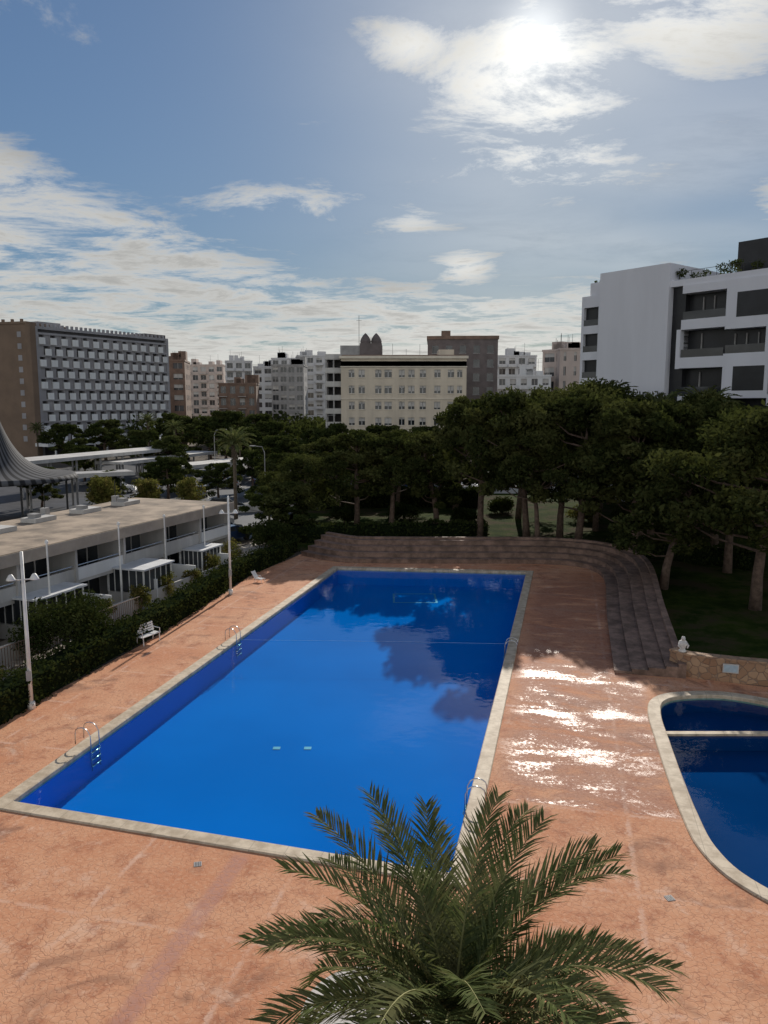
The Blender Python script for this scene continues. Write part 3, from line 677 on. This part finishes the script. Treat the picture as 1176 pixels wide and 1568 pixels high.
def bay(x0,x1,zs):
    zt=25.2
    for (zb,k) in zs:
        if k=='w': mb.box(x0,x1,-.15,1.8,zb,zt,'whitewall')
        else:
            mb.box(x0,x1,1.5,1.8,zb,zt,'black')
            mb.box(x0+.1,x1-.1,-.02,.03,zb,zb+.9,'glass')
            for q in range(int((x1-x0)/1.3)):
                if random.random()<.4: mb.box(x0+.4+q*1.3,x0+.5+q*1.3,1.3,1.5,zb+.8,zt-.4,'greyc')
        zt=zb
xb=14.0; i=0
random.seed(9)
while xb<LL-1:
    if i%2==0:
        bay(xb,xb+5.2,[(24.3,'w'),(21.4,'b'),(20.3,'w'),(17.2,'b'),(16.0,'w'),(13.0,'b'),(11.8,'w'),(8.6,'b'),(7.4,'w'),(4.2,'b'),(0,'w')])
        mb.box(xb-.5,xb,-.16,1.8,15.95,20.35,'whitewall'); xb+=5.2
    else:
        bay(xb,xb+5.0,[(20.0,'w'),(17.4,'b'),(12.6,'w'),(10,'b'),(6.0,'w'),(3,'b'),(0,'w')])
        mb.box(xb+1.2,xb+4.6,-.17,-.15,21.2,23.8,'black'); mb.box(xb+1.2,xb+4.6,-.17,-.15,13.4,16.0,'black'); xb+=5.0
    i+=1
mb.box(18.5,LL,3,13,25.9,29.6,'black')
for i in range(14): mb.tube([(13+i*1.5,.6,25.9),(13+i*1.5,.6,26.9)],.03,'darkmetal',4)
mb.tube([(12.6,.6,26.9),(34,.6,26.9)],.03,'darkmetal',4)
mb.tube([(23,6,29.3),(23,6,34)],.05,'darkmetal',4)
for i in range(16):
    crown(mb,np.array([random.choice([13,14.5,16,18,19.5,22,24,.5,1.6])+random.uniform(-.4,.4),1.2,26.3+random.uniform(0,.8)]),.7,70,.3,'leaf')
mb.obj('modern_white_building',(P0[0],P0[1],0),a)
# bungalow row
P0=(-23.1,26.3);P1=(-12.1,58); L,a=frame(P0,P1); mb=MB()
mb.box(0,L,-.7,8.3,4.25,4.55,'fascia'); mb.box(.15,L-.15,-.55,8.15,4.55,4.62,'gravel'); mb.box(-.02,L+.02,-.75,-.703,4.0,4.62,'fascia')
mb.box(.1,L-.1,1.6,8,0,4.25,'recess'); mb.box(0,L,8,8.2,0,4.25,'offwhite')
mb.box(0,.2,0,8,0,4.25,'offwhite'); mb.box(L-.2,L,0,8,0,4.25,'offwhite')
mb.box(0,L,-.25,1.6,1.95,2.15,'offwhite')
nb=8; bw=L/nb
random.seed(8)
for i in range(nb+1):
    x0=min(L-.18,i*bw); mb.box(x0,x0+.18,-.4,1.6,0,4.25,'offwhite')
for i in range(nb):
    x0=i*bw+.18; x1=(i+1)*bw
    mb.box(x0,x1,-.3,-.22,2.15,2.85,'white' if i%3==1 else 'offwhite'); mb.tube([(x0,-.26,3.0),(x1,-.26,3.0)],.03,'steel',5)
    for q in range(5): 
        xx=x0+(x1-x0)*q/4-.03; mb.box(xx,xx+.07,1.5,1.6,2.15,4.25,'offwhite'); mb.box(xx,xx+.07,1.5,1.6,0.05,1.95,'offwhite')
    mb.box(x0+.07,x1,1.54,1.56,2.2,4.2,'glass'); mb.box(x0+.07,x1,1.54,1.56,.1,1.9,'glass')
    mb.box(x0+.2,x0+random.uniform(.8,2.4),1.50,1.53,2.3,4.1,'shed')
    mb.box(x0,x1,-2.6,-2.5,0,.9,'offwhite'); mb.box(x0-.1,x0+.0,-2.6,-.4,0,1.5,'white')
random.seed(5)
for i in range(7):
    x0=3+i*4.3; y0=random.choice([2.5,4.5,5.5]); mb.box(x0,x0+1.8,y0,y0+1.2,4.62,4.9,'offwhite'); mb.box(x0+.2,x0+.7,y0+.2,y0+.8,4.9,5.15,'greyc')
for i in range(5):
    mb.box(1+i*7,1.4+i*7,6.4,6.8,4.62,5.3,'greyc'); mb.tube([(1.2+i*7,6.6,5.3),(1.2+i*7,6.6,6.4)],.03,'darkmetal',4)
mb.obj('terraced_bungalow_row',(P0[0],P0[1],0),a)
def pergola(x,y,w_,d_,h_,rz):
    mb=MB()
    for px in (-w_/2,w_/2-.08):
        for py in (-d_/2,d_/2-.08): mb.box(px,px+.08,py,py+.08,0,h_,'polewhite')
    mb.box(-w_/2-.15,w_/2+.15,-d_/2-.15,d_/2+.15,h_,h_+.1,'shed')
    for i in range(6): mb.box(-w_/2+i*w_/5-.02,-w_/2+i*w_/5+.02,-d_/2-.02,-d_/2+.02,.8,h_,'polewhite')
    mb.box(-w_/2+.1,w_/2-.1,-d_/2,-d_/2+.03,0,.8,'offwhite'); mb.box(-w_/2+.1,w_/2-.1,-d_/2+.05,-d_/2+.06,.85,h_-.05,'glass')
    for i in range(6): mb.box(w_/2-.02,w_/2+.02,-d_/2+i*d_/5.05,-d_/2+i*d_/5.05+.04,.0,h_,'polewhite')
    mb.box(w_/2-.04,w_/2-.03,-d_/2+.1,d_/2-.1,0,h_-.02,'glass')
    return mb.obj('garden_pergola',(x,y,0),rz)
pergola(-18.1,39.5,2.6,3.4,2.2,R(-19)); pergola(-15.0,46.2,2.6,2.8,2.2,R(-19)); pergola(-20.3,33.5,2.4,3.2,2.1,R(-19)); 
pergola(-12.9,53.0,1.8,2.4,2.0,R(-19))
mb=MB(); d_=Vector((.329,.944)); 
for i in range(90):
    p=Vector((-18.5,28.5))+d_*i*.16; mb.tube([(p.x,p.y,0),(p.x,p.y,1.25)],.018,'brown',4)
e=Vector((-18.5,28.5))+d_*14.4
for zz in (.15,1.25): mb.tube([(-18.5,28.5,zz),(e.x,e.y,zz)],.025,'brown',5)
mb.obj('garden_fence')
for (x,y,h_) in ((-17.2,38.5,5.0),(-15.6,44.5,5.0),(-14.2,49,4.8),(-12.7,53.5,4.8),(-19.4,32.5,5.0)):
    mb=MB(); mb.tube([(0,0,0),(0,0,h_)],[.06,.045],'polewhite',8); mb.lathe([(.09,0),(.09,.12),(.02,.2)],(0,0,h_-.05),'polewhite',8); mb.tube([(0,0,.02),(0,0,.2)],.11,'polewhite',8); mb.obj('garden_post',(x,y,0))
for (x,y,h_) in ((-14.0,29.1,6.35),(-9.75,47.6,6.3)):
    mb=MB(); mb.tube([(0,0,0),(0,0,.3)],.14,'polewhite',10); mb.tube([(0,0,.3),(0,0,h_)],[.085,.06],'polewhite',10)
    zc_=h_-1.1; mb.tube([(-.45,0,zc_),(.45,0,zc_)],.03,'polewhite',6)
    for sx_ in (-.42,.42):
        mb.lathe([(.03,.22),(.08,.18),(.17,.02),(.18,-.02),(.0,-.03)],(sx_,-.05,zc_+.02),'polewhite',10)
    mb.box(-.1,.1,-.14,-.08,1.2,1.6,'greyc'); mb.obj('floodlight_pole',(x,y,0),R(15),('polewhite',))
def lounger(x,y,rz,s=1):
    mb=MB()
    for i in range(7): mb.box(-.29,.29,i*.13,i*.13+.1,.36,.39,'plastic')
    for sx_ in (-.33,.29): mb.box(sx_,sx_+.04,-.05,1.0,.34,.41,'plastic')
    b=R(55)
    for i in range(7):
        yy=-.02-i*.12*math.cos(b); zz=.42+i*.12*math.sin(b)
        mb.add([(-.29,yy,zz),(.29,yy,zz),(.29,yy-.06,zz+.09),(-.29,yy-.06,zz+.09),(-.29,yy-.03,zz-.02),(.29,yy-.03,zz-.02),(.29,yy-.09,zz+.07),(-.29,yy-.09,zz+.07)],[(0,1,2,3),(7,6,5,4),(0,4,5,1),(3,2,6,7),(1,5,6,2),(0,3,7,4)],'plastic')
    for sx_ in (-.31,.31):
        mb.tube([(sx_,0,.4),(sx_,-.5,1.15)],.022,'plastic',6); mb.tube([(sx_,.1,.38),(sx_,0,0)],.025,'plastic',6); mb.tube([(sx_,.85,.38),(sx_,.95,0)],.025,'plastic',6)
        mb.tube([(sx_*1.1,-.2,.62),(sx_*1.1,.35,.6),(sx_*1.1,.4,.38)],.022,'plastic',6)
    return mb.obj('lounge_chair',(x,y,0),rz,(),s)
lounger(-8.7,51.2,R(-120),.62)
# white bench by the hedge
mb=MB()
for i in range(4): mb.box(-.62,.62,-.2+i*.11,-.11+i*.11,.42,.45,'plastic')
for i in range(4):
    zz=.52+i*.11; yy=.26+i*.03; mb.box(-.62,.62,yy,yy+.03,zz,zz+.085,'plastic')
for sx_ in (-.55,.55):
    mb.tube([(sx_,-.18,0),(sx_,-.16,.42)],.028,'plastic',6); mb.tube([(sx_,.30,0),(sx_,.24,.42),(sx_,.38,.96)],.028,'plastic',6)
    mb.tube([(sx_*1.08,-.16,.42),(sx_*1.08,-.16,.66),(sx_*1.08,.3,.68)],.024,'plastic',6); mb.tube([(sx_,-.18,.40),(sx_,.26,.40)],.024,'plastic',6)
mb.obj('park_bench',(-11.9,37.6,0),R(62))
def ladder(x,y,rz):
    mb=MB()
    for sx_ in (-.25,.25):
        pts=[(sx_,-.55,.05),(sx_,-.54,.45)]+[(sx_,-.27-.27*math.cos(t),.48+.2*math.sin(t)) for t in [k*math.pi/6 for k in range(1,6)]]+[(sx_,.06,.4),(sx_,.08,-.9)]
        mb.tube(pts,.02,'steel',8)
    for z_ in (-.25,-.5,-.75): mb.box(-.25,.25,.03,.12,z_,z_+.03,'steel')
    return mb.obj('pool_ladder',(x,y,0),rz,('steel',))
def lp(P0,P1,t): return (P0[0]+(P1[0]-P0[0])*t,P0[1]+(P1[1]-P0[1])*t)
q=lp(pool[0],pool[3],.12); ladder(q[0],q[1],R(-103)); q=lp(pool[0],pool[3],.48); ladder(q[0],q[1],R(-103))
q=lp(pool[1],pool[2],.10); ladder(q[0],q[1],R(77)); q=lp(pool[1],pool[2],.50); ladder(q[0],q[1],R(77))
m,nt,out=newmat('ribbed_shell'); p=OBJ(nt); sx=N(nt,'ShaderNodeSeparateXYZ'); nt.links.new(p,sx.inputs[0])
an=MA(nt,'ARCTAN2',sx.outputs[1],sx.outputs[0]); st_=MA(nt,'PINGPONG',MA(nt,'MULTIPLY',an,48/6.2832),.5)
BSDF(nt,out,MIX(nt,SS(nt,st_,.18,.30),(.03,.03,.032),(.12,.12,.125)),.8,.1); M['shell']=m
mb=MB(); prof=[]
for i in range(26):
    r=.2+i*.32; prof.append((r,4.3+9.0*math.exp(-(r-.2)/1.9)))
prof.append((8.5,4.0)); prof.append((8.3,3.9))
mb.lathe(prof,(0,0,0),'shell',96)
for i in range(8): 
    t=i*math.pi/4; mb.tube([(7.8*math.cos(t),7.8*math.sin(t),0),(7.8*math.cos(t),7.8*math.sin(t),4.1)],.12,'darkmetal',6)
mb.obj('ribbed_shell_canopy',(-41.9,82,0),0,('shell',))
def slab(name,P0,P1,wd,z,k='offwhite'):
    L,a=frame(P0,P1); mb=MB(); mb.box(0,L,0,wd,z,z+.35,k); mb.box(-.05,L+.05,-.06,-.003,z-.1,z+.38,'offwhite')
    for i in range(int(L/5)+1):
        for yy in (.4,wd-.6): mb.box(i*5,i*5+.2,yy,yy+.2,0,z,'greyc')
    return mb.obj(name,(P0[0],P0[1],0),a)
slab('parking_canopy',(-46,98),(-34,133),6,4.3); slab('parking_canopy',(-28,107),(-18,124),5,3); slab('parking_canopy',(-38,112),(-30,138),5,3.2)
slab('walkway_canopy',(-48,80),(-30,92),3.5,3.6,'greyc')
mb=MB(); mb.box(0,30,0,.25,0,.8,'offwhite'); mb.obj('low_wall',(-34,78,0),R(20))
mb=MB(); mb.box(0,26,0,.2,0,1.0,'whitewall'); mb.obj('low_wall',(8,103,0),0)
for (x,y,h_) in ((-9.7,132,10),(-26,118,8),(-14,90,7),(28,104,8)):
    mb=MB(); mb.tube([(0,0,0),(0,0,h_*.9),(.3,0,h_),(1.4,0,h_+.1)],[.08,.05,.04,.03],'greyc',8); mb.box(1.2,1.9,-.14,.14,h_+.03,h_+.15,'greyc'); mb.obj('street_lamp',(x,y,0),random.uniform(0,6))
def car(x,y,rz,col):
    mb=MB()
    prof=[(-2.1,.35),(-2.15,.75),(-2.0,.95),(-1.65,1.0),(-1.15,1.42),(.35,1.45),(1.0,1.0),(1.9,.85),(2.12,.65),(2.12,.35)]
    n=len(prof); w_=[.66 if z_>1.2 else .88 for _,z_ in prof]
    vs=[(x_,-ww,z_) for (x_,z_),ww in zip(prof,w_)]+[(x_,ww,z_) for (x_,z_),ww in zip(prof,w_)]
    fs=[tuple(range(n)),tuple(range(2*n-1,n-1,-1))]+[(i,n+i,n+(i+1)%n,(i+1)%n) for i in range(n)]
    mb.add(vs,fs,col)
    def pane(pts): mb.add(pts,[(0,1,2,3)],'glass')
    for sg in (-1,1):
        o=sg*.012
        pane([(-1.45,sg*.84+o,1.05),(-.1,sg*.86+o,1.03),(-.1,sg*.69+o,1.38),(-1.1,sg*.69+o,1.38)]); pane([(0,sg*.86+o,1.03),(.85,sg*.86+o,1.03),(.3,sg*.69+o,1.38),(0,sg*.69+o,1.38)])
        for wx in (-1.35,1.35):
            mb.tube([(wx,sg*.70,.33),(wx,sg*.91,.33)],.33,'rubber',16); mb.tube([(wx,sg*.90,.33),(wx,sg*.925,.33)],.2,'steel',10)
        mb.box(2.05,2.13,sg*.62-.18,sg*.62+.18,.62,.76,'plastic'); mb.box(-2.16,-2.08,sg*.66-.14,sg*.66+.14,.7,.85,'car_red')
        mb.box(.7,.85,sg*.98-.08,sg*.98+.08,.98,1.1,col)
    pane([(.98,-.78,1.04),(.98,.78,1.04),(.42,.62,1.42),(.42,-.62,1.42)]); pane([(-1.64,-.78,1.04),(-1.64,.78,1.04),(-1.2,.62,1.40),(-1.2,-.62,1.40)])
    return mb.obj('parked_car',(x,y,.01),rz)
cols=['car_silver','car_white','car_blue','car_dark','car_silver','car_white']
for i,(x,y,r_) in enumerate(((-15.0,69.5,60),(-16.6,73.5,60),(-13.6,66.5,60),(-18,86,20),(-24,100,100),(-27,103,100),(-22,112,95),(-25,118,95),(-19,116,95),(-30,98,100),(19,108,0),(27,108.5,0),(11,108,0),(-36,104,10),(5,108,0),(-1,108,0))):
    car(x,y,R(r_),cols[i%6])
mb=MB(); mb.tube([(-2.4,1.42,10.78),(2.5,1.22,10.68)],.022,'railgreen',10)
for i in range(26):
    t=i/25; x_=-2.4+4.9*t; y_=1.42-.2*t; mb.tube([(x_,y_,9.9),(x_,y_,10.76-.1*t)],.008,'railgreen',6)
mb.tube([(-2.4,1.42,9.9),(2.5,1.22,9.9)],.018,'railgreen',8); mb.obj('balcony_railing')
cd=bpy.data.cameras.new('camera'); cd.sensor_fit='VERTICAL'; cd.sensor_height=36; cd.lens=26.98; cd.clip_end=5000; cd.clip_start=.05
co=bpy.data.objects.new('camera',cd); co.location=(0,0,12); co.rotation_euler=(R(90-8.03),0,0); scene.collection.objects.link(co); scene.camera=co
scene.view_settings.view_transform='Standard'; scene.view_settings.look='None'; scene.view_settings.exposure=0
